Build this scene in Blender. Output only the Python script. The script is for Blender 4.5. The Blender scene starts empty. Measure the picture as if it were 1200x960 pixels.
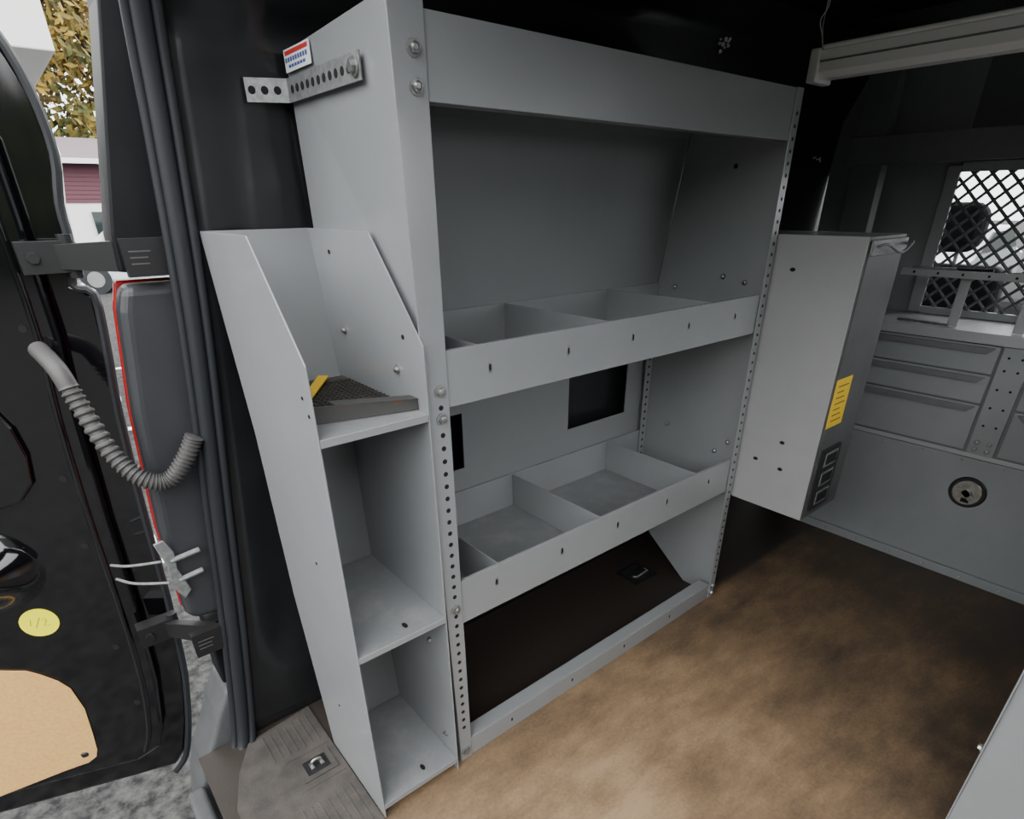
import bpy, bmesh, math, random
from mathutils import Vector, Matrix
random.seed(4)
S=bpy.context.scene; C=bpy.context.collection

# ------------------------------------------------------------ materials
def mat(name,col,rough=.5,metal=0,col2=None,scale=8,mixr=(.4,.6),bump=0,bscale=200,coat=0,detail=6,rr=None,spec=.5):
    m=bpy.data.materials.new(name); m.use_nodes=True; nt=m.node_tree; b=nt.nodes['Principled BSDF']; L=nt.links
    b.inputs['Base Color'].default_value=(*col,1); b.inputs['Roughness'].default_value=rough; b.inputs['Metallic'].default_value=metal
    b.inputs['Specular IOR Level'].default_value=spec
    if coat: b.inputs['Coat Weight'].default_value=coat; b.inputs['Coat Roughness'].default_value=.08
    g=nt.nodes.new('ShaderNodeNewGeometry')
    if col2:
        n=nt.nodes.new('ShaderNodeTexNoise'); n.inputs['Scale'].default_value=scale; n.inputs['Detail'].default_value=detail; n.inputs['Roughness'].default_value=.65
        L.new(g.outputs['Position'],n.inputs['Vector'])
        r=nt.nodes.new('ShaderNodeValToRGB'); r.color_ramp.elements[0].position=mixr[0]; r.color_ramp.elements[1].position=mixr[1]
        r.color_ramp.elements[0].color=(*col,1); r.color_ramp.elements[1].color=(*col2,1)
        L.new(n.outputs['Fac'],r.inputs['Fac']); L.new(r.outputs['Color'],b.inputs['Base Color'])
        if rr:
            mr=nt.nodes.new('ShaderNodeMapRange'); mr.inputs['To Min'].default_value=rr[0]; mr.inputs['To Max'].default_value=rr[1]
            L.new(n.outputs['Fac'],mr.inputs['Value']); L.new(mr.outputs['Result'],b.inputs['Roughness'])
    if bump:
        n2=nt.nodes.new('ShaderNodeTexNoise'); n2.inputs['Scale'].default_value=bscale; n2.inputs['Detail'].default_value=3
        L.new(g.outputs['Position'],n2.inputs['Vector'])
        bp=nt.nodes.new('ShaderNodeBump'); bp.inputs['Strength'].default_value=bump; bp.inputs['Distance'].default_value=.002
        L.new(n2.outputs['Fac'],bp.inputs['Height']); L.new(bp.outputs['Normal'],b.inputs['Normal'])
    return m
GREY=mat('grey_powder_coat',(.262,.275,.284),.27,0,(.236,.248,.256),3,(.35,.7),.10,350,coat=.35)
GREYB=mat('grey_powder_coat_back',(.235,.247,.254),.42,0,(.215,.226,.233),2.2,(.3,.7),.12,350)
GREYD=mat('grey_powder_coat_dusty',(.215,.227,.234),.40,0,(.30,.302,.30),16,(.48,.8),.2,300)
BGREY=mat('bulkhead_grey',(.225,.24,.25),.42,0,(.255,.27,.28),5,(.4,.7),.1,300)
BGREYD=mat('bulkhead_dark_grey',(.12,.127,.134),.5,0,(.145,.153,.16),5,(.4,.7),.1,300)
BGREYL=mat('bulkhead_light_grey',(.34,.355,.365),.4,0,(.3,.315,.325),5,(.4,.7))
BOXG=mat('box_grey',(.335,.343,.343),.38,0,(.30,.308,.308),3,(.4,.7),coat=.2)
BRUSH=mat('brushed_dark_steel',(.075,.078,.08),.36,.1,(.10,.103,.105),20,(.3,.7),spec=.35)
BLACK=mat('black_paint',(.008,.009,.010),.3,0,(.015,.016,.017),6,(.4,.7),.15,40,coat=.3)
BODY=mat('body_black',(.006,.007,.008),.5,0,(.010,.011,.012),6,(.4,.7),spec=.2)
GLOSS=mat('gloss_black_paint',(.003,.003,.004),.06,0,coat=1.0)
RUBBER=mat('black_rubber',(.014,.016,.019),.45)
BPLAST=mat('black_plastic',(.010,.010,.011),.45)
DARK=mat('dark_void',(.003,.003,.003),.9)
STEEL=mat('zinc_steel',(.45,.46,.45),.35,.9,(.32,.33,.31),60,(.4,.6))
GALV=mat('galvanised',(.27,.285,.285),.5,.5,(.19,.2,.2),90,(.4,.6))
RUST=mat('rusty_steel',(.085,.083,.08),.42,.5,(.18,.08,.03),28,(.58,.68))
DIRT=mat('dirty_tray',(.03,.028,.026),.7,0,(.10,.075,.05),40,(.5,.66))
MESHM=mat('grimy_grate',(.045,.043,.04),.5,.4,(.09,.07,.05),50,(.5,.66))
LAMPB=mat('tail_lamp_housing',(.027,.029,.033),.42,0,(.034,.036,.040),6,(.4,.7))
RED=mat('red_lens',(.30,.01,.012),.2,0,coat=.4)
TAN=mat('hardboard',(.60,.34,.105),.6,0,(.68,.415,.15),120,(.35,.65),.2,400)
YEL=mat('yellow_sticker',(.95,.90,.0),.5)
YLAB=mat('yellow_label',(.70,.46,.02),.5)
WHITE=mat('white_plastic',(.8,.81,.82),.35)
WPAINT=mat('white_paint',(.8,.8,.78),.5)
BLUEINK=mat('blue_ink',(.03,.06,.25),.5); REDINK=mat('red_ink',(.5,.03,.03),.5); INK=mat('dark_ink',(.03,.03,.02),.6); INKF=mat('faded_marker',(.38,.36,.02),.6)
CONDUIT=mat('conduit_grey',(.07,.068,.067),.5)
BUMP=mat('bumper_plastic',(.065,.069,.072),.6,0,(.08,.084,.088),20,(.4,.7),.3,500)
ASPH=mat('asphalt',(.018,.018,.019),.95,0,(.075,.075,.072),22,(.36,.64),.5,60,detail=12,spec=.08)
MAROON=mat('maroon_siding',(.10,.03,.045),.7)
ROOF=mat('roof_grey',(.14,.11,.12),.8)
BARK=mat('bark',(.06,.045,.03),.9)
LEAF=mat('autumn_leaves',(.28,.18,.02),.7,0,(.05,.075,.02),.55,(.42,.6),detail=4)
LEAF2=mat('orange_leaves',(.33,.13,.02),.7,0,(.22,.17,.03),.8,(.42,.6),detail=4)
HEDGE=mat('evergreen_foliage',(.02,.035,.015),.9,0,(.06,.07,.02),1.2,(.4,.6))
SILL=mat('sill_plastic',(.045,.041,.038),.65,0,(.085,.075,.066),9,(.4,.68),.5,400,spec=.3)
CARG=mat('car_grey',(.25,.28,.3),.2,coat=1); CARW=mat('car_white',(.6,.62,.64),.2,coat=1); GLASSD=mat('car_glass_dark',(.02,.03,.03),.08)
SEAT=mat('seat_fabric',(.015,.015,.017),.9)

def floor_mat():
    m=bpy.data.materials.new('worn_floor'); m.use_nodes=True; nt=m.node_tree; b=nt.nodes['Principled BSDF']; L=nt.links; N=nt.nodes.new
    g=N('ShaderNodeNewGeometry'); sp=N('ShaderNodeSeparateXYZ'); L.new(g.outputs['Position'],sp.inputs[0])
    mp=N('ShaderNodeMapping'); mp.inputs['Rotation'].default_value=(0,0,.5); mp.inputs['Scale'].default_value=(.6,1.5,1); L.new(g.outputs['Position'],mp.inputs[0])
    def noise(sc,d,r=.65,st=False):
        n=N('ShaderNodeTexNoise'); n.inputs['Scale'].default_value=sc; n.inputs['Detail'].default_value=d; n.inputs['Roughness'].default_value=r; L.new((mp.outputs[0] if st else g.outputs['Position']),n.inputs['Vector']); return n.outputs['Fac']
    def math_(op,a,b_,cl=False):
        n=N('ShaderNodeMath'); n.operation=op; n.use_clamp=cl
        for i,v in enumerate((a,b_)):
            if isinstance(v,(int,float)): n.inputs[i].default_value=v
            else: L.new(v,n.inputs[i])
        return n.outputs[0]
    big=noise(3.0,5,.6); med=noise(9,9,.72,True); fine=noise(120,6,.75)
    dx=math_('MULTIPLY',math_('SUBTRACT',sp.outputs['X'],.90),.50); dy=math_('MULTIPLY',math_('SUBTRACT',sp.outputs['Y'],.60),.85)
    d=math_('SQRT',math_('ADD',math_('MULTIPLY',dx,dx),math_('MULTIPLY',dy,dy)),0)
    wear_light=math_('SUBTRACT',.90,math_('MULTIPLY',d,.95))  # worn tan middle, with the brighter light there also put into the colour
    f=math_('ADD',wear_light,math_('MULTIPLY',math_('SUBTRACT',big,.5),1.05))
    f=math_('ADD',f,math_('MULTIPLY',math_('SUBTRACT',med,.5),.95))
    f=math_('ADD',f,math_('MULTIPLY',math_('SUBTRACT',fine,.5),.6))
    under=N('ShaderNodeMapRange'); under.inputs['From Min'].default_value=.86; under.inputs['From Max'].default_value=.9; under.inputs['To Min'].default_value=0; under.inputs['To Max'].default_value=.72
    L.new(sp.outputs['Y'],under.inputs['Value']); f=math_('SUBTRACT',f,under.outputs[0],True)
    r=N('ShaderNodeValToRGB'); e=r.color_ramp.elements
    e[0].position=.0; e[0].color=(.028,.022,.018,1); e[1].position=1; e[1].color=(.33,.225,.13,1)
    for p,c in ((.3,(.068,.048,.032,1)),(.5,(.13,.086,.05,1)),(.75,(.215,.14,.077,1))):
        k=e.new(p); k.color=c
    L.new(f,r.inputs['Fac']); L.new(r.outputs['Color'],b.inputs['Base Color'])
    mr=N('ShaderNodeMapRange'); mr.inputs['To Min'].default_value=.45; mr.inputs['To Max'].default_value=.8; L.new(f,mr.inputs['Value']); L.new(mr.outputs[0],b.inputs['Roughness'])
    bp=N('ShaderNodeBump'); bp.inputs['Strength'].default_value=.5; bp.inputs['Distance'].default_value=.002; L.new(fine,bp.inputs['Height']); L.new(bp.outputs[0],b.inputs['Normal'])
    return m
FLOOR=floor_mat()

# ------------------------------------------------------------ mesh builder
class MB:
    def __init__(s,tf=None): s.v=[];s.f=[];s.m=[];s.mats=[];s.tf=tf
    def mi(s,m):
        if m not in s.mats: s.mats.append(m)
        return s.mats.index(m)
    def add(s,vs,fs,m):
        o=len(s.v); s.v+=[Vector(v) for v in vs]; k=s.mi(m)
        for f in fs: s.f.append([o+i for i in f]); s.m.append(k)
    def box(s,a,b,m):
        x0,y0,z0=a;x1,y1,z1=b
        s.add([(x0,y0,z0),(x1,y0,z0),(x1,y1,z0),(x0,y1,z0),(x0,y0,z1),(x1,y0,z1),(x1,y1,z1),(x0,y1,z1)],
              [(0,3,2,1),(4,5,6,7),(0,1,5,4),(1,2,6,5),(2,3,7,6),(3,0,4,7)],m)
    def slab(s,P,off,m):
        n=len(P); P=[Vector(p) for p in P]; Q=[p+Vector(off) for p in P]
        s.add(P+Q,[tuple(range(n)),tuple(range(2*n-1,n-1,-1))]+[(i,(i+1)%n,n+(i+1)%n,n+i) for i in range(n)],m)
    def prism(s,poly,ax,a,b,m):
        f={'x':lambda p,t:(t,p[0],p[1]),'y':lambda p,t:(p[0],t,p[1]),'z':lambda p,t:(p[0],p[1],t)}[ax]
        o={'x':(b-a,0,0),'y':(0,b-a,0),'z':(0,0,b-a)}[ax]
        s.slab([f(p,a) for p in poly],o,m)
    def cyl(s,c,d,r,h,m,seg=12,r2=None,sc=(1,1),up=(0,0,1)):
        d=Vector(d).normalized(); u=Vector(up) if abs(d.dot(Vector(up)))<.95 else Vector((1,0,0)); u=(u-d*u.dot(d)).normalized(); w=d.cross(u)
        c=Vector(c); r2=r if r2 is None else r2; A=[];B=[]
        for i in range(seg):
            t=2*math.pi*i/seg; e=w*math.cos(t)*sc[0]+u*math.sin(t)*sc[1]
            A.append(c+e*r); B.append(c+d*h+e*r2)
        s.add(A+B,[tuple(range(seg-1,-1,-1)),tuple(range(seg,2*seg))]+[(i,(i+1)%seg,seg+(i+1)%seg,seg+i) for i in range(seg)],m)
    def bolt(s,c,d,r=.008):
        d=Vector(d).normalized(); s.cyl(c,d,r*1.35,.002,GALV,14); s.cyl(Vector(c)+d*.002,d,r,.005,STEEL,6,r*.92); s.cyl(Vector(c)+d*.007,d,r*.75,.0015,STEEL,12,r*.4)
    def dome(s,c,n,u,ru,rw,h,m,nu=40,nr=14):
        c=Vector(c);n=Vector(n).normalized();u=(Vector(u)-n*Vector(u).dot(n)).normalized();w=n.cross(u);vs=[];fs=[]
        for j in range(nr+1):
            q=j/nr
            for i in range(nu):
                t=2*math.pi*i/nu; rad=1-q; vs.append(c+u*math.cos(t)*ru*rad+w*math.sin(t)*rw*rad+n*h*(.5-.5*math.cos(math.pi*q)))
        for j in range(nr):
            for i in range(nu): fs.append((j*nu+i,j*nu+(i+1)%nu,(j+1)*nu+(i+1)%nu,(j+1)*nu+i))
        s.add(vs,fs,m)
    def tube(s,path,r,m,seg=10):
        P=[Vector(p) for p in path]; n=len(P); rr=r if isinstance(r,(list,tuple)) else [r]*n; vs=[];pu=None
        for i,p in enumerate(P):
            t=(P[min(i+1,n-1)]-P[max(i-1,0)]).normalized()
            if pu is None: pu=Vector((0,0,1)) if abs(t.z)<.9 else Vector((0,1,0))
            u=(pu-t*pu.dot(t)).normalized(); pu=u; w=t.cross(u)
            for k in range(seg):
                a=2*math.pi*k/seg; vs.append(p+(w*math.cos(a)+u*math.sin(a))*rr[i])
        fs=[(i*seg+k,i*seg+(k+1)%seg,(i+1)*seg+(k+1)%seg,(i+1)*seg+k) for i in range(n-1) for k in range(seg)]
        fs+=[tuple(range(seg-1,-1,-1)),tuple((n-1)*seg+k for k in range(seg))]
        s.add(vs,fs,m)
    def make(s,name,parent=None,bevel=0,smooth=False,seg=2):
        me=bpy.data.meshes.new(name); vs=[s.tf(v) for v in s.v] if s.tf else s.v
        me.from_pydata([tuple(v) for v in vs],[],s.f)
        for m in s.mats: me.materials.append(m)
        for p,k in zip(me.polygons,s.m): p.material_index=k
        bm=bmesh.new(); bm.from_mesh(me); bmesh.ops.recalc_face_normals(bm,faces=bm.faces); bm.to_mesh(me); bm.free()
        if smooth:
            for p in me.polygons: p.use_smooth=True
            try: me.set_sharp_from_angle(angle=math.radians(40))
            except Exception: pass
        o=bpy.data.objects.new(name,me); C.objects.link(o)
        if parent: o.parent=parent
        if bevel:
            b=o.modifiers.new('bevel','BEVEL'); b.width=bevel; b.segments=seg; b.limit_method='ANGLE'; b.angle_limit=math.radians(50)
        return o
def empty(name):
    e=bpy.data.objects.new(name,None); e.empty_display_size=.1; C.objects.link(e); return e
def smooth_path(P,k=6):
    P=[Vector(p) for p in P]; out=[]
    for i in range(len(P)-1):
        a=P[max(i-1,0)];b=P[i];c=P[i+1];d=P[min(i+2,len(P)-1)]
        for j in range(k):
            t=j/k; out.append(.5*((2*b)+(c-a)*t+(2*a-5*b+4*c-d)*t*t+(3*b-a-3*c+d)*t**3))
    out.append(P[-1]); return out

# ------------------------------------------------------------ camera (solved from the room's geometry)
yaw,pitch,roll=math.radians(50.326),math.radians(27.998),math.radians(.516)
F=Vector((math.cos(yaw)*math.cos(pitch),math.sin(yaw)*math.cos(pitch),-math.sin(pitch)))
R=Vector((math.sin(yaw),-math.cos(yaw),0)); D=F.cross(R)
R2=R*math.cos(roll)+D*math.sin(roll); D2=-R*math.sin(roll)+D*math.cos(roll); U=-D2
cam=bpy.data.cameras.new('camera'); co=bpy.data.objects.new('camera',cam); C.objects.link(co)
co.matrix_world=Matrix(((R2.x,U.x,-F.x,0),(R2.y,U.y,-F.y,0),(R2.z,U.z,-F.z,1.2169),(0,0,0,1)))
cam.sensor_width=36; cam.lens=683.2/1200*36; cam.shift_x=-.00625; cam.shift_y=.10183; cam.clip_start=.02; cam.clip_end=300
S.camera=co

# ------------------------------------------------------------ shelving unit
def shelving(name,tf=None):
    E=empty(name); T=.003
    xL,xR,yF,yB=.517,1.587,.854,1.226
    b=MB(tf)
    b.slab([(xL,yF,0),(xL,yF,1.0),(.492,yF,1.462),(.496,1.212,1.449),(xL,yB,1.0),(xL,yB,.02)],(T,0,0),GREY)
    b.prism([(xL,0),(.549,0),(.549,1.462),(.492,1.466)],'y',yF-T,yF,GREY)
    b.box((xL+T,1.19,.02),(.545,1.193,.95),GREY)
    b.make('end_panel_rear',E,.0012)
    b=MB(tf)
    b.prism([(yF,0),(.974,0),(1.141,.124),(1.222,.24),(1.222,.96),(1.155,1.37),(1.12,1.449),(yF,1.449)],'x',xR-T,xR,GREY)
    b.prism([(1.557,0),(xR,0),(xR,1.451),(1.557,1.451)],'y',yF-T,yF,GREY)
    b.box((1.55,1.205,.3),(1.582,1.208,.95),GREY)
    b.make('end_panel_front',E,.0012)
    b=MB(tf)
    b.box((.549,yF,1.346),(1.557,yF+T,1.449),GREY); b.box((.53,yF+T,1.346),(1.583,yF+.03,1.349),GREY); b.box((.5,yF,1.447),(1.584,1.12,1.45),GREY)
    b.make('header',E,.0012)
    b=MB(tf); yb=1.223
    for x0,x1,z0,z1 in ((.52,.825,.735,.96),(.52,.825,.42,.58),(.825,1.216,.42,.96),(1.216,1.48,.765,.96),(1.216,1.48,.42,.597),(1.48,1.584,.42,.96)):
        b.box((x0,yb,z0),(x1,yb+T,z1),GREYB)
    b.slab([(.52,yb,.96),(1.584,yb,.96),(1.584,1.158,1.37),(.52,1.158,1.37)],(0,T,.0005),GREYB)
    b.slab([(.52,1.158,1.37),(1.584,1.158,1.37),(1.584,1.12,1.447),(.52,1.12,1.447)],(0,T,0),GREYB)
    b.make('back_panel',E)
    for nm,zb,zt,divs in (('upper_tray',.896,.996,(.62,.965,1.345)),('lower_tray',.411,.519,(.655,.983,1.389))):
        b=MB(tf)
        b.box((.549,yF+.001,zb),(1.557,yF+.004,zt),GREY)
        b.box((.549,yF+.004,zt-.002),(1.557,yF+.011,zt),GREY)
        b.box((.522,yF+.004,zb+.004),(1.583,1.214,zb+.007),GREYD)
        b.box((.522,1.211,zb+.007),(1.583,1.214,zt),GREY)
        b.box((.522,1.214,zt-.002),(1.583,1.221,zt),GREY)
        for d in divs:
            b.box((d-.0012,yF+.008,zb+.008),(d+.0012,1.21,zt+.001),GREY)
            b.box((d,yF+.012,zb+.007),(d+.018,1.206,zb+.009),GREYD)
        b.make(nm,E,.001)
    b=MB(tf)
    b.box((.549,yF-.0005,0),(1.557,yF+.003,.056),GREY); b.box((.549,yF+.003,.054),(1.557,yF+.04,.057),GREY); b.box((.549,yF+.037,.03),(1.557,yF+.04,.054),GREY)
    b.make('base_rail',E,.0012)
    b=MB(tf); dn=(0,-1,0); y0=yF-T+.0004
    z=.11
    while z<.94:
        b.cyl((.531,y0,z),dn,.0048,.001,DARK,12); z+=.0255
    z=.1
    while z<1.42:
        b.cyl((1.573,y0,z),dn,.0042,.001,DARK,12); z+=.0255
    z=.33
    while z<.93:
        b.cyl((1.566,1.2055,z),dn,.0045,.001,DARK,12); z+=.0255
    for zc in (.975,.50):
        for x in (.645,.845,1.045,1.25,1.45):
            b.cyl((x,yF+.0016,zc-.022),dn,.0062,.001,STEEL,16,sc=(.75,1.7)); b.cyl((x,yF+.0008,zc-.022),dn,.0042,.001,DARK,16,sc=(.55,1.6))
    for x in (.68,.9,1.12,1.34):
        b.cyl((x,yF-.0002,.03),dn,.004,.001,DARK,14,sc=(.7,1.4))
    b.cyl((1.5835,1.0,1.30),(-1,0,0),.006,.001,DARK,12)
    b.make('punched_holes',E)
    b=MB(tf)
    for x,z in ((.528,1.405),(.528,1.362),(.531,.93),(.531,.88),(.531,.46),(.531,.03),(1.573,.02),(1.573,.05)):
        b.bolt((x,yF-T,z),dn,.0085)
    for y,z in ((1.15,.99),(.99,1.03),(1.12,.56),(.93,.52),(.89,.56),(.92,1.02)):
        b.bolt((xR-T,y,z),(-1,0,0),.006)
    b.make('bolts',E)
    return E
shelving('shelving_unit')
shelving('shelving_unit.001',lambda v:Vector((v.x+.66,.880-v.y,v.z*.6)))  # unseen upper part squashed low so window light passes over it

# ------------------------------------------------------------ narrow end rack
E=empty('narrow_shelf_rack'); xa,xb=.300,.4905; yG=.838
side=[(yG,0),(yG,1.013),(.985,1.179),(1.236,1.179),(1.178,.82),(1.166,.43),(1.11,0)]
xb=.500
b=MB(); b.prism(side,'x',xa,xa+.003,GREY); b.make('outer_side_panel',E,.0012)
b=MB(); b.prism(side,'x',xb-.003,xb,GREY); b.make('inner_side_panel',E,.0012)
b=MB(); q=[(1.233,1.179),(1.175,.82),(1.163,.43),(1.107,0)]
for (y0,z0),(y1,z1) in zip(q,q[1:]):
    b.slab([(xa+.003,y0,z0),(xb-.003,y0,z0),(xb-.003,y1,z1),(xa+.003,y1,z1)],(0,.002,0),GREYB)
b.make('back_panel',E)
b=MB()
for z,yb in ((.464,1.163),(.041,1.11),(.900,1.185)):
    b.box((xa+.003,yG+.001,z-.003),(xb-.003,yb,z),GREYD)
    b.box((xa+.003,yG,z-.014),(xb-.003,yG+.003,z),GREY)
b.box((xa+.003,yG+.03,.0),(xb-.003,yG+.033,.037),GREY)
b.make('shelves',E,.001)
b=MB()
b.slab([(xa+.004,.915,.901),(xb-.004,.868,.901),(xb-.004,.868,.920),(xa+.004,.915,.932)],(0,.0025,0),RUST)
b.slab([(xa+.06,.901,.9285),(xb-.004,.866,.920),(xb-.004,.893,.920),(xa+.06,.93,.9285)],(0,0,.0015),RUST)
b.box((xa+.01,.918,.9005),(xb-.006,1.17,.903),DIRT)
for i in range(13): b.box((.355+i*.0105,.93,.903),(.358+i*.0105,1.13,.905),MESHM)
for i in range(14): b.box((.352,.935+i*.0145,.905),(.492,.938+i*.0145,.9062),MESHM)
b.slab([(.345,1.02,.909),(.352,1.0,.909),(.455,1.145,.911),(.44,1.16,.911)],(0,0,.003),YLAB)
b.make('tray_contents',E,.0003)
b=MB()
for y,z in ((1.13,1.0),(.93,.96)): b.bolt((xb-.003,y,z),(-1,0,0),.006)
for y,z in ((.91,.36),(.87,.02),(.88,.09)): b.bolt((xb-.003,y,z),(-1,0,0),.006)
for y,z in ((1.15,1.14),(.90,1.02)): b.cyl((xb-.0035,y,z),(-1,0,0),.004,.001,DARK)
for y,z in ((.87,.96),(.855,.935),(1.0,.22),(.96,.62)): b.cyl((xa-.0005,y,z),(-1,0,0),.0028,.001,DARK)
b.cyl((.34,1.206,1.13),(0,-1,0),.0055,.01,DARK)
b.cyl((.42,.87,.4645),(0,0,1),.005,.0008,DARK,sc=(1.8,1)); b.cyl((.42,.87,.0415),(0,0,1),.005,.0008,DARK,sc=(1.8,1))
b.make('fasteners',E)

# ------------------------------------------------------------ strap and label
b=MB()
b.box((.487,.93,1.375),(.4895,1.20,1.410),GALV)
p0=Vector((.487,1.20,1.375)); p1=Vector((.425,1.232,1.375))
b.slab([p0,p0+Vector((0,0,.035)),p1+Vector((0,0,.035)),p1],(.001,.0025,0),GALV)
y=.965
while y<1.2:
    b.cyl((.4868,y,1.3925),(-1,0,0),.0062,.0006,DARK,14); y+=.0215
nn=Vector((-.46,-.89,0)).normalized()
for t in (.25,.55,.85): b.cyl(p0.lerp(p1,t)+Vector((0,0,.0175)),nn,.0062,.0008,DARK,14)
b.cyl((.4868,.945,1.3925),(-1,0,0),.013,.003,STEEL,14); b.cyl((.4838,.945,1.3925),(-1,0,0),.008,.006,STEEL,6)
b.make('perforated_strap',None,.0005)
b=MB(); b.box((.491,1.10,1.418),(.4925,1.205,1.449),WHITE); b.box((.4905,1.105,1.4405),(.491,1.20,1.4465),REDINK); 
for i in range(9): b.box((.4905,1.11+i*.0105,1.431),(.491,1.117+i*.0105,1.437),BLUEINK)
for i in range(6): b.box((.4905,1.12+i*.012,1.423),(.491,1.129+i*.012,1.427),BLUEINK)
b.make('warning_label')

# ------------------------------------------------------------ metal document box
E=empty('metal_document_box')
b=MB(); x0,x1,y0,y1,z0,z1=1.60,1.82,.63,.98,.384,1.142
b.box((x0,y0,z0),(x0+.003,y1,z1),BOXG)
b.box((x1-.003,y0,z0),(x1,y1,z1),BOXG); b.box((x0+.003,y1-.003,z0),(x1-.003,y1,z1),BOXG); b.box((x0+.003,y0+.003,z0),(x1-.003,y1-.003,z0+.003),BOXG)
b.box((x0+.003,y0+.003,z1-.004),(x1-.003,y1-.003,z1-.001),BOXG)
b.make('body',E,.001)
b=MB(); b.box((x0+.0035,y0-.001,z0),(x1,y0+.002,z1),BRUSH); b.box((x0+.012,y0-.003,z0+.01),(x1-.012,y0-.001,z1-.03),BRUSH); b.make('front_door',E,.001)
b=MB(); b.box((1.612,y0-.0038,.665),(1.705,y0-.003,.80),YLAB)
for i in range(7): b.box((1.630,y0-.0042,.682+i*.016),(1.690-.01*(i%3),y0-.0038,.685+i*.016),INK)
b.make('label',E)
b=MB(); b.box((1.628,y0-.010,.41),(1.735,y0-.003,.60),BPLAST)
for z in (.425,.485,.545): b.box((1.645,y0-.012,z),(1.718,y0-.010,z+.042),GALV); b.box((1.650,y0-.0125,z+.006),(1.713,y0-.012,z+.036),DARK)
b.make('latch_panel',E,.003)
b=MB(); b.box((1.61,y0-.012,1.10),(1.81,y0-.003,1.135),GALV); b.tube(smooth_path([(1.63,y0-.012,1.12),(1.64,y0-.03,1.125),(1.72,y0-.034,1.105),(1.79,y0-.03,1.125),(1.80,y0-.012,1.12)]),.0035,GALV); b.make('top_clip',E,.002)
b=MB()
for y,z in ((.80,1.06),(.73,.60),(.72,.52),(.80,.53)): b.cyl((x0-.0003,y,z),(-1,0,0),.005,.001,DARK,14,sc=(1.5,1))
b.make('slots',E)

# ------------------------------------------------------------ van shell
wprof=[(1.285,-.02),(1.28,.3),(1.27,.7),(1.262,1.0),(1.25,1.3),(1.235,1.48),(1.17,1.62),(1.08,1.69)]
seal=[(.29,1.13,1.66),(.287,1.205,1.483),(.279,1.235,1.301),(.255,1.250,1.004),(.210,1.262,.629),(.171,1.268,.303),(.127,1.262,.023),(.085,1.20,-.035),(.05,1.05,-.045),(.03,.8,-.045),(.03,-.3,-.045)]
def sealx(z):
    P=[(.29,1.69)]+[(p[0],p[2]) for p in seal[:7]]+[(.12,-.03)]
    for (xa_,za),(xb_,zb) in zip(P,P[1:]):
        if za>=z>=zb: return xa_+(xb_-xa_)*((za-z)/(za-zb+1e-9))
    return P[-1][0]
b=MB(); vs=[];fs=[];zs=[]
for (y0,z0),(y1,z1) in zip(wprof,wprof[1:]):
    for j in range(6): zs.append((y0+(y1-y0)*j/6,z0+(z1-z0)*j/6))
zs.append(wprof[-1]); nx=60
for (y,z) in zs:
    xs=sealx(z)+.008
    for i in range(nx+1):
        x=xs+(3.0-xs)*i/nx
        dd=max(0,min(1,(x-xs-.05)/.02))*max(0,min(1,(.16-(x-xs))/.02))*max(0,min(1,(z-.15)/.1))*max(0,min(1,(1.5-z)/.1))
        vs.append((x,y+.012*dd,z))
for r in range(len(zs)-1):
    for i in range(nx): a=r*(nx+1)+i; fs.append((a,a+1,a+nx+2,a+nx+1))
b.add(vs,fs,BLACK)
w=b.make('wall_left',None,smooth=True)
sm=w.modifiers.new('solid','SOLIDIFY'); sm.thickness=.016; sm.offset=0
b=MB()
b.slab([(1.95,1.262,.0),(2.07,1.262,.0),(2.07,1.245,1.1),(1.95,1.245,1.1)],(0,-.05,0),BLACK)
b.make('trim_1',None,.01)
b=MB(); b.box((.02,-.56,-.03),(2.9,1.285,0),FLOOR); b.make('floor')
b=MB(); b.box((.28,-.56,1.69),(3.3,1.12,1.71),BLACK)
for x in (.9,1.5,2.1): b.box((x,-.5,1.665),(x+.07,1.05,1.69),BLACK)
b.make('ceiling')
b=MB(); b.box((.15,-.58,-.02),(3.0,-.56,.80),BLACK); b.box((.15,-.58,1.5),(3.0,-.56,1.70),BLACK); b.box((.15,-.58,.8),(.5,-.56,1.5),BLACK); b.box((1.35,-.58,.8),(1.5,-.56,1.5),BLACK); b.box((2.3,-.58,.8),(3.0,-.56,1.5),BLACK)  # unseen window openings added here to let more daylight inside
b.make('wall_right')
b=MB()
for (cx,cy,cz,k) in ((1.705,1.168,1.602,12),(2.47,1.228,1.355,8),(1.73,1.175,1.585,3)):
    for i in range(k):
        px,pz=cx+random.uniform(-.03,.03),cz+random.uniform(-.010,.010); r_=random.uniform(.002,.006)
        b.cyl((px,cy,pz),(0,-1,-.3),r_,.003,WPAINT,7,r_*.6,sc=(1.4,1))
b.make('white_specks')  # small irregular white specks on the left wall

E=empty('door_weatherstrip'); sp=smooth_path(seal,8)
b=MB(); b.tube(sp,.015,RUBBER,12); b.tube([p+Vector((.020,-.008,0)) for p in sp],.0085,RUBBER,10); b.tube([p+Vector((-.017,.012,0)) for p in sp],.009,RUBBER,10)
b.make('seal_bulbs',E,smooth=True)

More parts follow.
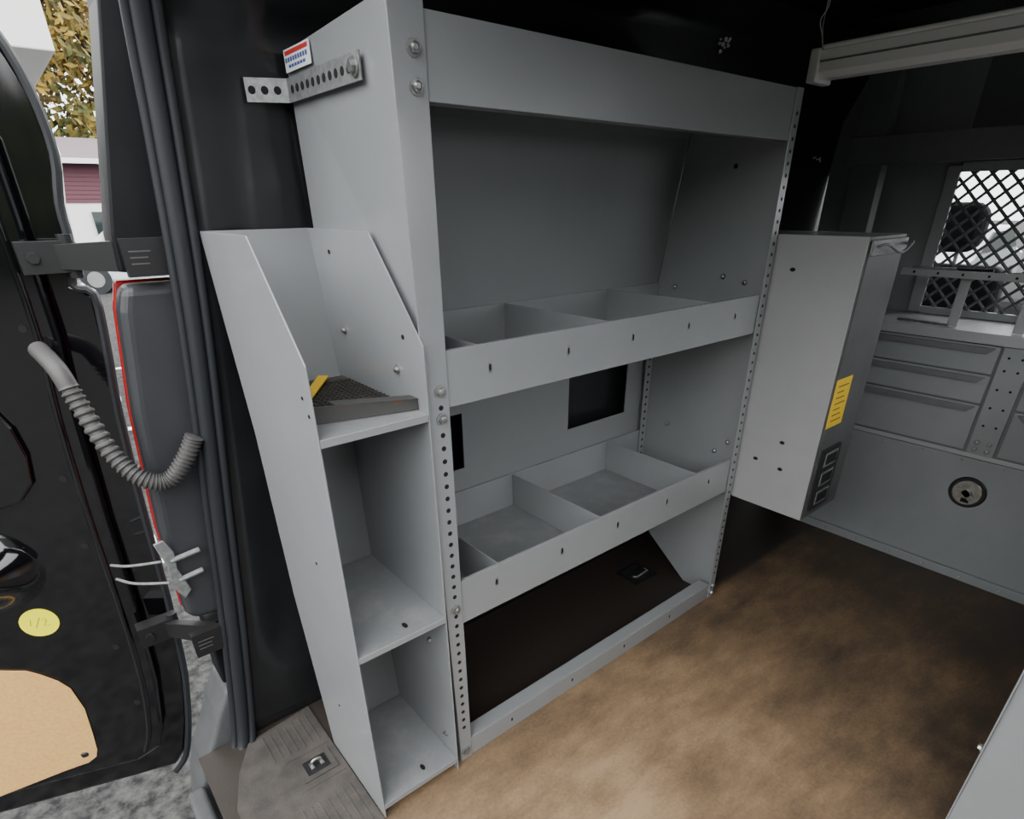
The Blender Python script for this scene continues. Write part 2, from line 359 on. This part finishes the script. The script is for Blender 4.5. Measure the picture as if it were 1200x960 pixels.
E=empty('sill_plate')
b=MB(); b.prism([(.132,1.25),(.297,1.27),(.297,-.5),(.05,-.5),(.05,1.07),(.085,1.17)],'z',.0005,.005,SILL)
x=.16
while x<.29:
    for (a,c) in ((1.14,1.24),(.55,.97)):
        b.box((x,a,.005),(x+.005,c,.0062),SILL)
    x+=.019
b.box((.175,1.015,.005),(.29,1.02,.0065),SILL); b.box((.175,1.12,.005),(.29,1.125,.0065),SILL)
b.make('plate',E,.0006)
b=MB(); b.box((.195,1.035,.005),(.28,1.105,.0075),SILL); b.box((.210,1.048,.0075),(.266,1.094,.0080),BPLAST)
b.tube(smooth_path([(.228,1.072,.008),(.229,1.072,.02),(.238,1.072,.024),(.250,1.072,.02),(.251,1.072,.008)]),.0035,STEEL); b.box((.222,1.062,.0080),(.232,1.082,.0105),STEEL); b.box((.246,1.062,.0080),(.256,1.082,.0105),STEEL)
b.make('door_striker',E,.0008)
E=empty('tie_down_latch')
b=MB(); b.box((1.43,1.06,.0005),(1.545,1.16,.006),BPLAST); b.box((1.445,1.073,.006),(1.53,1.147,.0066),DARK); b.make('cup',E,.002)
b=MB(); b.tube([(1.455,1.10,.008),(1.46,1.085,.012),(1.515,1.085,.018),(1.52,1.10,.016)],.0035,GALV,8); b.box((1.448,1.10,.0066),(1.528,1.112,.015),BPLAST); b.make('bail',E)

# outer body behind the seal
b=MB(); b.prism([(.262,1.70),(.252,1.505),(.176,1.175),(.172,1.115),(.315,1.115),(.31,1.03),(.262,.6),(.215,.37),(.13,.35),(.125,.17),(.17,.16),(.17,-.12),(1.6,-.12),(1.6,1.70)],'y',1.305,1.40,BODY)
b.make('quarter_panel',None,.004)
E=empty('tail_lamp')
b=MB(); b.prism([(.166,1.094),(.152,1.05),(.124,.867),(.101,.607),(.099,.40),(.112,.379),(.165,.375),(.19,.40),(.24,.6),(.29,1.03),(.28,1.094)],'y',1.294,1.36,LAMPB)
b.make('housing',E,.018,seg=4)
b=MB(); b.prism([(.165,1.097),(.151,1.05),(.1225,.867),(.0995,.607),(.0975,.39),(.111,.374),(.17,.374),(.192,.40),(.242,.6),(.292,1.03),(.282,1.097)],'y',1.361,1.374,RED); b.make('lens',E,.004)
b=MB(); b.prism([(.125,.155),(.09,.09),(.06,.02),(.025,-.045),(0,-.12),(-.02,-.22),(-.02,-.55),(.165,-.55),(.165,.10),(.15,.15)],'y',1.292,1.42,BUMP)
b.box((-.03,-.6,-.52),(.012,1.29,-.09),BUMP)
b.make('rear_bumper',None,.02,seg=4)

# ------------------------------------------------------------ rear doors
def rear_door(name,mir,full):
    E=empty(name)
    tf=(lambda v:Vector((v.x,.70-v.y,v.z))) if mir else None
    def dp(x,z,off=0): return (x,1.4675-.35*x-off,z)
    outline=[(-.85,-.19),(-.03,-.178),(.005,-.13),(.034,-.03),(.056,.08),(.072,.189),(.088,.4),(.098,.604),(.115,.841),(.132,.98),(.139,1.072),(.112,1.09),(.128,1.16),(.132,1.223),(.148,1.30),(.143,1.39),(.120,1.47),(.06,1.58),(-.05,1.70),(-.3,1.78),(-.85,1.8)]
    b=MB(tf); b.slab([dp(x,z,-.01) for x,z in outline],(.012,.045,0),GLOSS); b.make('outer_shell',E,.012,seg=3)
    inner=[(-.85,-.10),(-.10,-.10),(-.045,-.07),(-.02,.0),(.005,.15),(.02,.35),(.03,.6),(.045,.84),(.062,1.0),(.068,1.2),(.07,1.32),(.04,1.42),(-.04,1.5),(-.3,1.58),(-.85,1.6)]
    b=MB(tf); b.slab([dp(x,z,.02) for x,z in inner],(0,.03,0),GLOSS); b.make('inner_skin',E,.018,seg=4)
    b=MB(tf); b.tube(smooth_path([dp(x-.006,z,.012) for x,z in outline[1:-2]],3),.008,RUBBER,8)
    b.make('edge_seal',E,smooth=True)
    b=MB(tf); b.tube(smooth_path([dp(x-.035,z,.019) for x,z in inner[2:-1]],3),.007,GLOSS,10); b.make('pressed_ridge',E,smooth=True)
    b=MB(tf)
    b.slab([dp(x,z,.034) for x,z in [(-.5,1.0),(-.12,.99),(-.03,1.05),(.0,1.15),(-.01,1.28),(-.08,1.38),(-.5,1.42)]],(0,.014,0),GLOSS)
    b.slab([dp(x,z,.034) for x,z in [(-.5,.93),(-.13,.92),(-.085,.89),(-.065,.84),(-.06,.78),(-.07,.72),(-.10,.685),(-.14,.675),(-.5,.67)]],(0,.014,0),GLOSS)
    b.make('pressed_panel',E,.013,seg=5)
    n=Vector((-.35,-1,0)).normalized()
    b=MB(tf); b.dome(dp(-.215,.535,.018),n,(1,-.35,0),.125,.115,.07,GLOSS); b.make('pressed_bulge',E,smooth=True)
    b=MB(tf)
    for x,z in ((.045,1.28),(.04,1.20),(.03,1.02),(.0,.72),(-.01,.56),(-.03,.28),(-.035,.10)): b.cyl(dp(x-.02,z,.0195),n,.007,.002,DARK,14)
    b.make('drain_holes',E)
    if full:
        b=MB(tf)
        b.slab([dp(x,z,.024) for x,z in [(-.85,.33),(-.27,.285),(-.225,.268),(-.205,.25),(-.180,.22),(-.165,.19),(-.158,.12),(-.165,.04),(-.172,-.02),(-.180,-.042),(-.20,-.055),(-.25,-.062),(-.39,-.09),(-.85,-.16)]],(0,.003,0),TAN)
        b.make('hardboard_panel',E,.001)
        b=MB(tf); b.cyl(dp(-.20,-.025,.024),n,.009,.004,BPLAST,16,.006); b.make('board_clip',E)
        b=MB(tf); b.cyl(dp(-.163,.389,.0205),n,.037,.001,YEL,32)
        u=Vector((1,-.35,0)).normalized()
        def strk(P,r=.0009): b.tube([Vector(dp(-.163,.389,.0215))+u*a+Vector((0,0,c)) for a,c in P],r,INKF,6)
        strk([(-.018,-.004),(-.014,.012)]); strk([(-.010,-.012),(.004,.014)]); strk([(.006,.006),(.012,.010),(.014,.003),(.006,-.010),(.018,-.010)])
        b.make('round_sticker',E)
rear_door('door_1',False,True); rear_door('door_2',True,False)

def hinge(name,z,xd,xb_,yb):
    E=empty(name); b=MB()
    b.box((xd-.055,1.385,z-.026),(xd+.03,1.42,z+.026),BPLAST)
    b.slab([(xd+.0,1.385,z+.02),(xb_,yb,z+.028),(xb_,yb,z-.030),(xd+.0,1.385,z-.02)],(.004,.022,0),BPLAST)
    b.box((xb_-.055,yb-.006,z-.032),(xb_+.02,yb+.012,z+.030),BPLAST)
    b.cyl((xd+.02,1.395,z-.036),(0,0,1),.012,.072,BPLAST,14)
    b.cyl((xd-.035,1.385,z),(0,-1,0),.010,.006,BPLAST,6)
    for dz in (-.012,-.002,.008): b.box((xb_-.046,yb-.0065,z+dz),(xb_-.012-.006*(dz<0),yb-.006,z+dz+.0025),CONDUIT)
    b.make('hinge_arm',E,.004)
hinge('door_hinge',1.14,.095,.235,1.280)
hinge('door_hinge.001',.325,.055,.145,1.280)
b=MB()
b.tube(smooth_path([(.0,1.37,.54),(.03,1.33,.545),(.085,1.285,.555)]),.003,GALV,8); b.tube(smooth_path([(.0,1.37,.505),(.03,1.33,.50),(.088,1.285,.50)]),.003,GALV,8)
b.slab([(.080,1.280,.600),(.100,1.280,.603),(.112,1.280,.57),(.108,1.280,.53),(.122,1.280,.47),(.105,1.280,.452),(.088,1.280,.49),(.092,1.280,.54)],(0,.006,0),GALV)
b.tube([(.10,1.284,.55),(.16,1.278,.56)],.006,GALV,8); b.tube([(.105,1.284,.50),(.155,1.278,.51)],.006,GALV,8)
b.make('door_check_strap',None,.002,smooth=True)
P=smooth_path([(.02,1.42,.985),(.035,1.36,.955),(.047,1.335,.893),(.068,1.30,.80),(.10,1.27,.748),(.14,1.262,.735),(.178,1.258,.77),(.206,1.252,.815)],26)
rr=[(.0165 if i/len(P)<.22 else .0155+(.0022 if i%4<2 else -.0018)) for i in range(len(P))]
b=MB(); b.tube(P,rr,CONDUIT,14); b.make('wiring_conduit',None,smooth=True)

# ------------------------------------------------------------ bulkhead and cab
xP=2.352
E=empty('drawer_cabinet')
b=MB()
b.box((xP,-.55,0.001),(xP+.25,.98,.81),BGREYD)
b.box((xP-.012,-.55,.812),(xP+.26,.98,.845),BGREYL)
b.box((xP-.004,-.55,.445),(xP,.98,.46),BGREYL)
b.make('carcass',E,.002)
b=MB()
for z0,z1 in ((.722,.808),(.627,.716),(.468,.620)):
    for ya,yb_ in ((.455,.845),(-.05,.36)):
        b.box((xP-.008,ya,z0),(xP-.0005,yb_,z1),BGREY)
        b.slab([(xP-.008,ya+.01,z1-.004),(xP-.008,yb_-.01,z1-.004),(xP-.008,yb_-.03,z1-.022),(xP-.008,ya+.03,z1-.022)],(-.006,0,-.004),BGREYD)
b.make('drawer_fronts',E,.0015)
b=MB(); b.box((xP-.010,.37,.462),(xP-.0005,.445,.81),BGREY); b.box((xP-.010,.855,.462),(xP-.0005,.97,.81),BGREY)
for z in (.56,.62,.68,.74,.78):
    for y in (.39,.425): b.cyl((xP-.0102,y,z),(-1,0,0),.004,.0008,DARK,10)
for y in (.39,.425):
    for z in (.478,.502): b.bolt((xP-.010,y,z),(-1,0,0),.007)
b.make('perforated_stile',E,.001)
b=MB(); b.box((xP-.006,-.55,.035),(xP-.0005,.975,.443),BGREY); b.box((xP-.016,-.55,.001),(xP-.0005,.975,.034),BGREY)
for i in range(9): b.bolt((xP-.016,.93-i*.12,.017),(-1,0,0),.0045)
for i in range(9): b.bolt((xP-.006,.93-i*.12,.432),(-1,0,0),.0035)
b.make('lower_panel',E,.001)
b=MB(); b.cyl((xP-.006,.40,.325),(-1,0,0),.056,.005,BPLAST,32,.052); b.cyl((xP-.011,.40,.325),(-1,0,0),.044,.003,STEEL,32,.042)
b.cyl((xP-.014,.40,.325),(-1,0,0),.016,.010,STEEL,20,.014); b.slab([(xP-.02,.430,.338),(xP-.02,.405,.345),(xP-.02,.372,.312),(xP-.02,.384,.300)],(-.004,0,0),STEEL); b.box((xP-.0145,.385,.290),(xP-.014,.41,.305),DARK)
b.make('paddle_lock',E,.001)

E=empty('upper_rack')
b=MB()
b.box((xP-.005,-.55,1.322),(xP+.03,1.06,1.404),BGREYD)
b.box((xP+.004,-.55,1.004),(xP+.10,.80,1.010),BGREYL); b.box((xP,-.55,.996),(xP+.004,.80,1.018),BGREYL)
b.box((xP,.945,.846),(xP+.05,1.04,1.322),BGREYD); b.box((xP,.955,1.404),(xP+.05,1.05,1.67),BGREYD)
for y in (.60,.42): b.box((xP+.03,y,.846),(xP+.035,y+.03,1.0),BGREYL)
b.make('rails',E,.002)
b=MB()
for i in range(12): b.cyl((xP-.0005,.76-i*.07,1.007),(-1,0,0),.004,.001,DARK,10)
b.tube([(xP+.03,.78,1.016),(xP+.05,.62,1.018)],.006,STEEL,8); b.tube([(xP+.06,.75,1.016),(xP+.03,.55,1.022)],.005,BPLAST,8); b.tube([(xP+.02,.50,1.016),(xP+.05,.40,1.017)],.005,STEEL,8)
b.tube([(xP+.03,.78,.851),(xP+.02,.62,.851)],.005,STEEL,8)
b.make('tools',E,.001)

b=MB(); xW=2.62
for ya,yb_,za,zb in ((.80,1.24,0,1.69),(-.56,.80,1.31,1.69),(-.56,.80,0,.86),(-.56,-.3,.86,1.31)):
    b.box((xW,ya,za),(xW+.012,yb_,zb),BGREY if ya==.80 else BGREYD)
b.box((xW-.012,.79,.85),(xW,.83,1.32),BGREYL); b.box((xW-.012,-.3,1.30),(xW,.79,1.33),BGREYL); b.box((xW-.012,-.3,.846),(xW,.79,.87),BGREYL)
b.make('wall_front',None,.002)
b=MB(); s=.052; H=.46; W=1.12; y0=-.32; z0=.855; k=-H
while k<W:
    for sg in (1,-1):
        t0=max(0,-k); t1=min(H,W-k)
        if t1>t0:
            a=(y0+k+t0,z0+t0 if sg>0 else z0+H-t0); c=(y0+k+t1,z0+t1 if sg>0 else z0+H-t1)
            b.tube([(xW-.004,a[0],a[1]),(xW-.004,c[0],c[1])],.005,BGREYD,4)
    k+=s
b.make('mesh_window_guard')
def seat(name,yc):
    E=empty(name); b=MB()
    b.slab([(2.95,yc-.24,.35),(3.07,yc-.24,.35),(2.90,yc-.22,1.0),(2.80,yc-.22,1.0)],(0,.46,0),SEAT); b.make('backrest',E,.04,seg=4)
    b=MB(); b.box((2.78,yc-.12,1.04),(2.90,yc+.13,1.21),SEAT); b.make('headrest',E,.058,seg=5)
    b=MB(); b.tube([(2.84,yc-.05,.96),(2.83,yc-.05,1.10)],.007,STEEL); b.tube([(2.84,yc+.06,.96),(2.83,yc+.06,1.10)],.007,STEEL); b.make('headrest_posts',E)
    b=MB(); b.box((2.95,yc-.25,-.1),(3.5,yc+.25,.36),SEAT); b.make('cushion',E,.04)
seat('van_seat',.84); seat('van_seat.001',-.15)
b=MB(); b.prism([(3.7,-.2),(4.3,-.2),(4.3,.82),(4.0,.86),(3.75,.78),(3.7,.6)],'y',-.56,1.28,SEAT); b.make('dashboard',None,.03)

# ------------------------------------------------------------ LED light bar
E=empty('led_light_bar')
b=MB(); b.prism([(1.73,1.50),(1.745,1.488),(1.785,1.488),(1.80,1.50),(1.80,1.545),(1.73,1.545)],'y',-.35,.90,WHITE)
b.box((1.728,-.35,1.520),(1.7305,.90,1.524),GALV)
b.make('diffuser',E,.002)
b=MB(); b.box((1.722,.90,1.480),(1.808,.925,1.55),WHITE); b.box((1.728,-.35,1.5455),(1.802,.90,1.556),WHITE); b.make('end_cap_and_tray',E,.004)
b=MB(); b.box((1.755,.3,1.556),(1.775,.32,1.689),BLACK); b.box((1.755,-.1,1.556),(1.775,-.08,1.689),BLACK); b.make('hangers',E)
b=MB(); b.tube(smooth_path([(1.76,.915,1.55),(1.765,.925,1.58),(1.752,.93,1.61),(1.77,.925,1.64),(1.76,.92,1.689)]),.0013,WHITE,6); b.tube(smooth_path([(1.765,.915,1.55),(1.752,.92,1.59),(1.77,.93,1.63),(1.757,.92,1.689)]),.001,WHITE,6); b.make('hanging_wire',None,smooth=True)

# ------------------------------------------------------------ outdoors
b=MB(); b.box((-60,-60,-.70),(80,90,-.65),ASPH); b.make('asphalt_ground')
b=MB()
for y in (3.6,6.4,9.2): b.box((-6,y,-.649),(9,y+.1,-.647),WPAINT)
b.make('parking_lines')
b=MB(); b.box((-8,25,-.65),(14,31,1.35),WPAINT)
z=1.35
while z<2.45: b.slab([(-8,24.97,z),(14,24.97,z),(14,24.99,z+.12),(-8,24.99,z+.12)],(0,6,0),MAROON); z+=.12
b.prism([(24.6,2.5),(31.5,2.5),(28,3.35)],'x',-8.4,14.4,ROOF); b.box((-8.4,24.5,2.42),(14.4,24.62,2.56),WPAINT)
for x in (0.5,3,6): b.box((x,24.9,.1),(x+1.1,24.96,1.1),GLASSD)
b.make('siding_building')
def tree(name,x,y,h,r,m,n=3200,sz=(.2,.36)):
    E=empty(name); b=MB(); b.tube(smooth_path([(x,y,-.65),(x+.1,y,h*.3),(x-.1,y,h*.75)]),[.28]*3+[.2]*6+[.12]*4,BARK,10)
    for i in range(6):
        a=i*1.05; b.tube([(x,y,h*(.3+.05*i)),(x+r*.6*math.cos(a),y+r*.6*math.sin(a),h*(.5+.07*i))],.07,BARK,6)
    b.make('trunk',E,smooth=True); b=MB()
    blobs=[(random.uniform(-r,r)*.7,random.uniform(-r,r)*.6,h*random.uniform(.25,.95),random.uniform(.4,.7)*r) for _ in range(12)]
    for i in range(n):
        bx,by,bz,br=random.choice(blobs); v=Vector((random.gauss(0,1),random.gauss(0,1),random.gauss(0,1))).normalized()*br*random.uniform(.5,1)
        p=Vector((x+bx,y+by,bz))+v; a=Vector((random.gauss(0,1),random.gauss(0,1),random.gauss(0,1))).normalized(); c=a.orthogonal().normalized(); s_=random.uniform(*sz)
        b.add([p-a*s_,p+c*s_*.6,p+a*s_,p-c*s_*.6],[(0,1,2,3)],m)
    b.make('foliage',E)
tree('autumn_tree',2.2,36,14,4.2,LEAF,6500,(.14,.26)); tree('autumn_tree.001',6.5,38,13,4.5,LEAF,6500,(.14,.26)); tree('autumn_tree.002',3.8,44,20,6,LEAF2,6000); tree('autumn_tree.003',-3,37,13,4,LEAF,2500)
def hedge(name,pts,h):
    b=MB()
    for i in range(len(pts)-1):
        p=Vector(pts[i]); q=Vector(pts[i+1]); n=14
        for j in range(n):
            c=p.lerp(q,(j+.5)/n); hh=h*random.uniform(.75,1.15); w_=(q-p).length/n*.75
            b.tube([(c.x,c.y,-.65),(c.x,c.y,hh*.15),(c.x,c.y,hh*.5),(c.x,c.y,hh*.8),(c.x,c.y,hh)],[w_*.5,w_,w_*.8,w_*.45,.05],HEDGE,9)
    b.make(name)
hedge('reflection_evergreens',[(-16,24,0),(-20,0,0),(-14,-18,0),(2,-20,0)],6.5)  # unseen evergreens behind the camera, added to darken the door's reflections
b=MB(); b.box((-5,5.8,2.15),(.78,9,2.6),WPAINT); b.box((-4,7,-.65),(-3.8,7.2,2.15),WPAINT); b.box((-.9,8.6,-.65),(-.7,8.8,2.15),WPAINT); b.make('white_canopy',None,.01)
def car(name,x,y,m,flip=1):
    E=empty(name); Z=-.65
    b=MB(); body=[(-2.1,.35),(-2.15,.7),(-2.0,.85),(-1.2,.95),(-.6,1.4),(.8,1.42),(1.5,1.0),(2.1,.9),(2.15,.4),(1.9,.25),(-1.9,.25)]
    b.prism([(x+p*flip,Z+q) for p,q in body],'y',y-.85,y+.85,m); b.make('body',E,.06)
    b=MB(); b.prism([(x+p*flip,Z+q) for p,q in [(-1.05,.98),(-.55,1.34),(.75,1.36),(1.3,1.02)]],'y',y-.87,y+.87,GLASSD); b.make('windows',E,.01)
    b=MB()
    for wx in (-1.35,1.35):
        for wy in (-.88,.7): b.cyl((x+wx,y+wy,Z+.33),(0,1,0),.33,.18,RUBBER,24); b.cyl((x+wx,y+wy-.01,Z+.33),(0,1,0),.18,.2,STEEL,16)
    b.make('wheels',E)
car('parked_car',3.2,19,CARW); car('parked_car.001',15,4.4,CARG)

# ------------------------------------------------------------ light
w=bpy.data.worlds.new('overcast_sky'); S.world=w; w.use_nodes=True; nt=w.node_tree; bg=nt.nodes['Background']
tc=nt.nodes.new('ShaderNodeTexCoord'); sx=nt.nodes.new('ShaderNodeSeparateXYZ'); rp=nt.nodes.new('ShaderNodeValToRGB')
nt.links.new(tc.outputs['Generated'],sx.inputs[0]); nt.links.new(sx.outputs['Z'],rp.inputs[0])
rp.color_ramp.elements[0].position=0; rp.color_ramp.elements[0].color=(.80,.82,.85,1); rp.color_ramp.elements[1].position=.5; rp.color_ramp.elements[1].color=(1.36,1.36,1.36,1)
nt.links.new(rp.outputs[0],bg.inputs['Color']); bg.inputs['Strength'].default_value=4.8
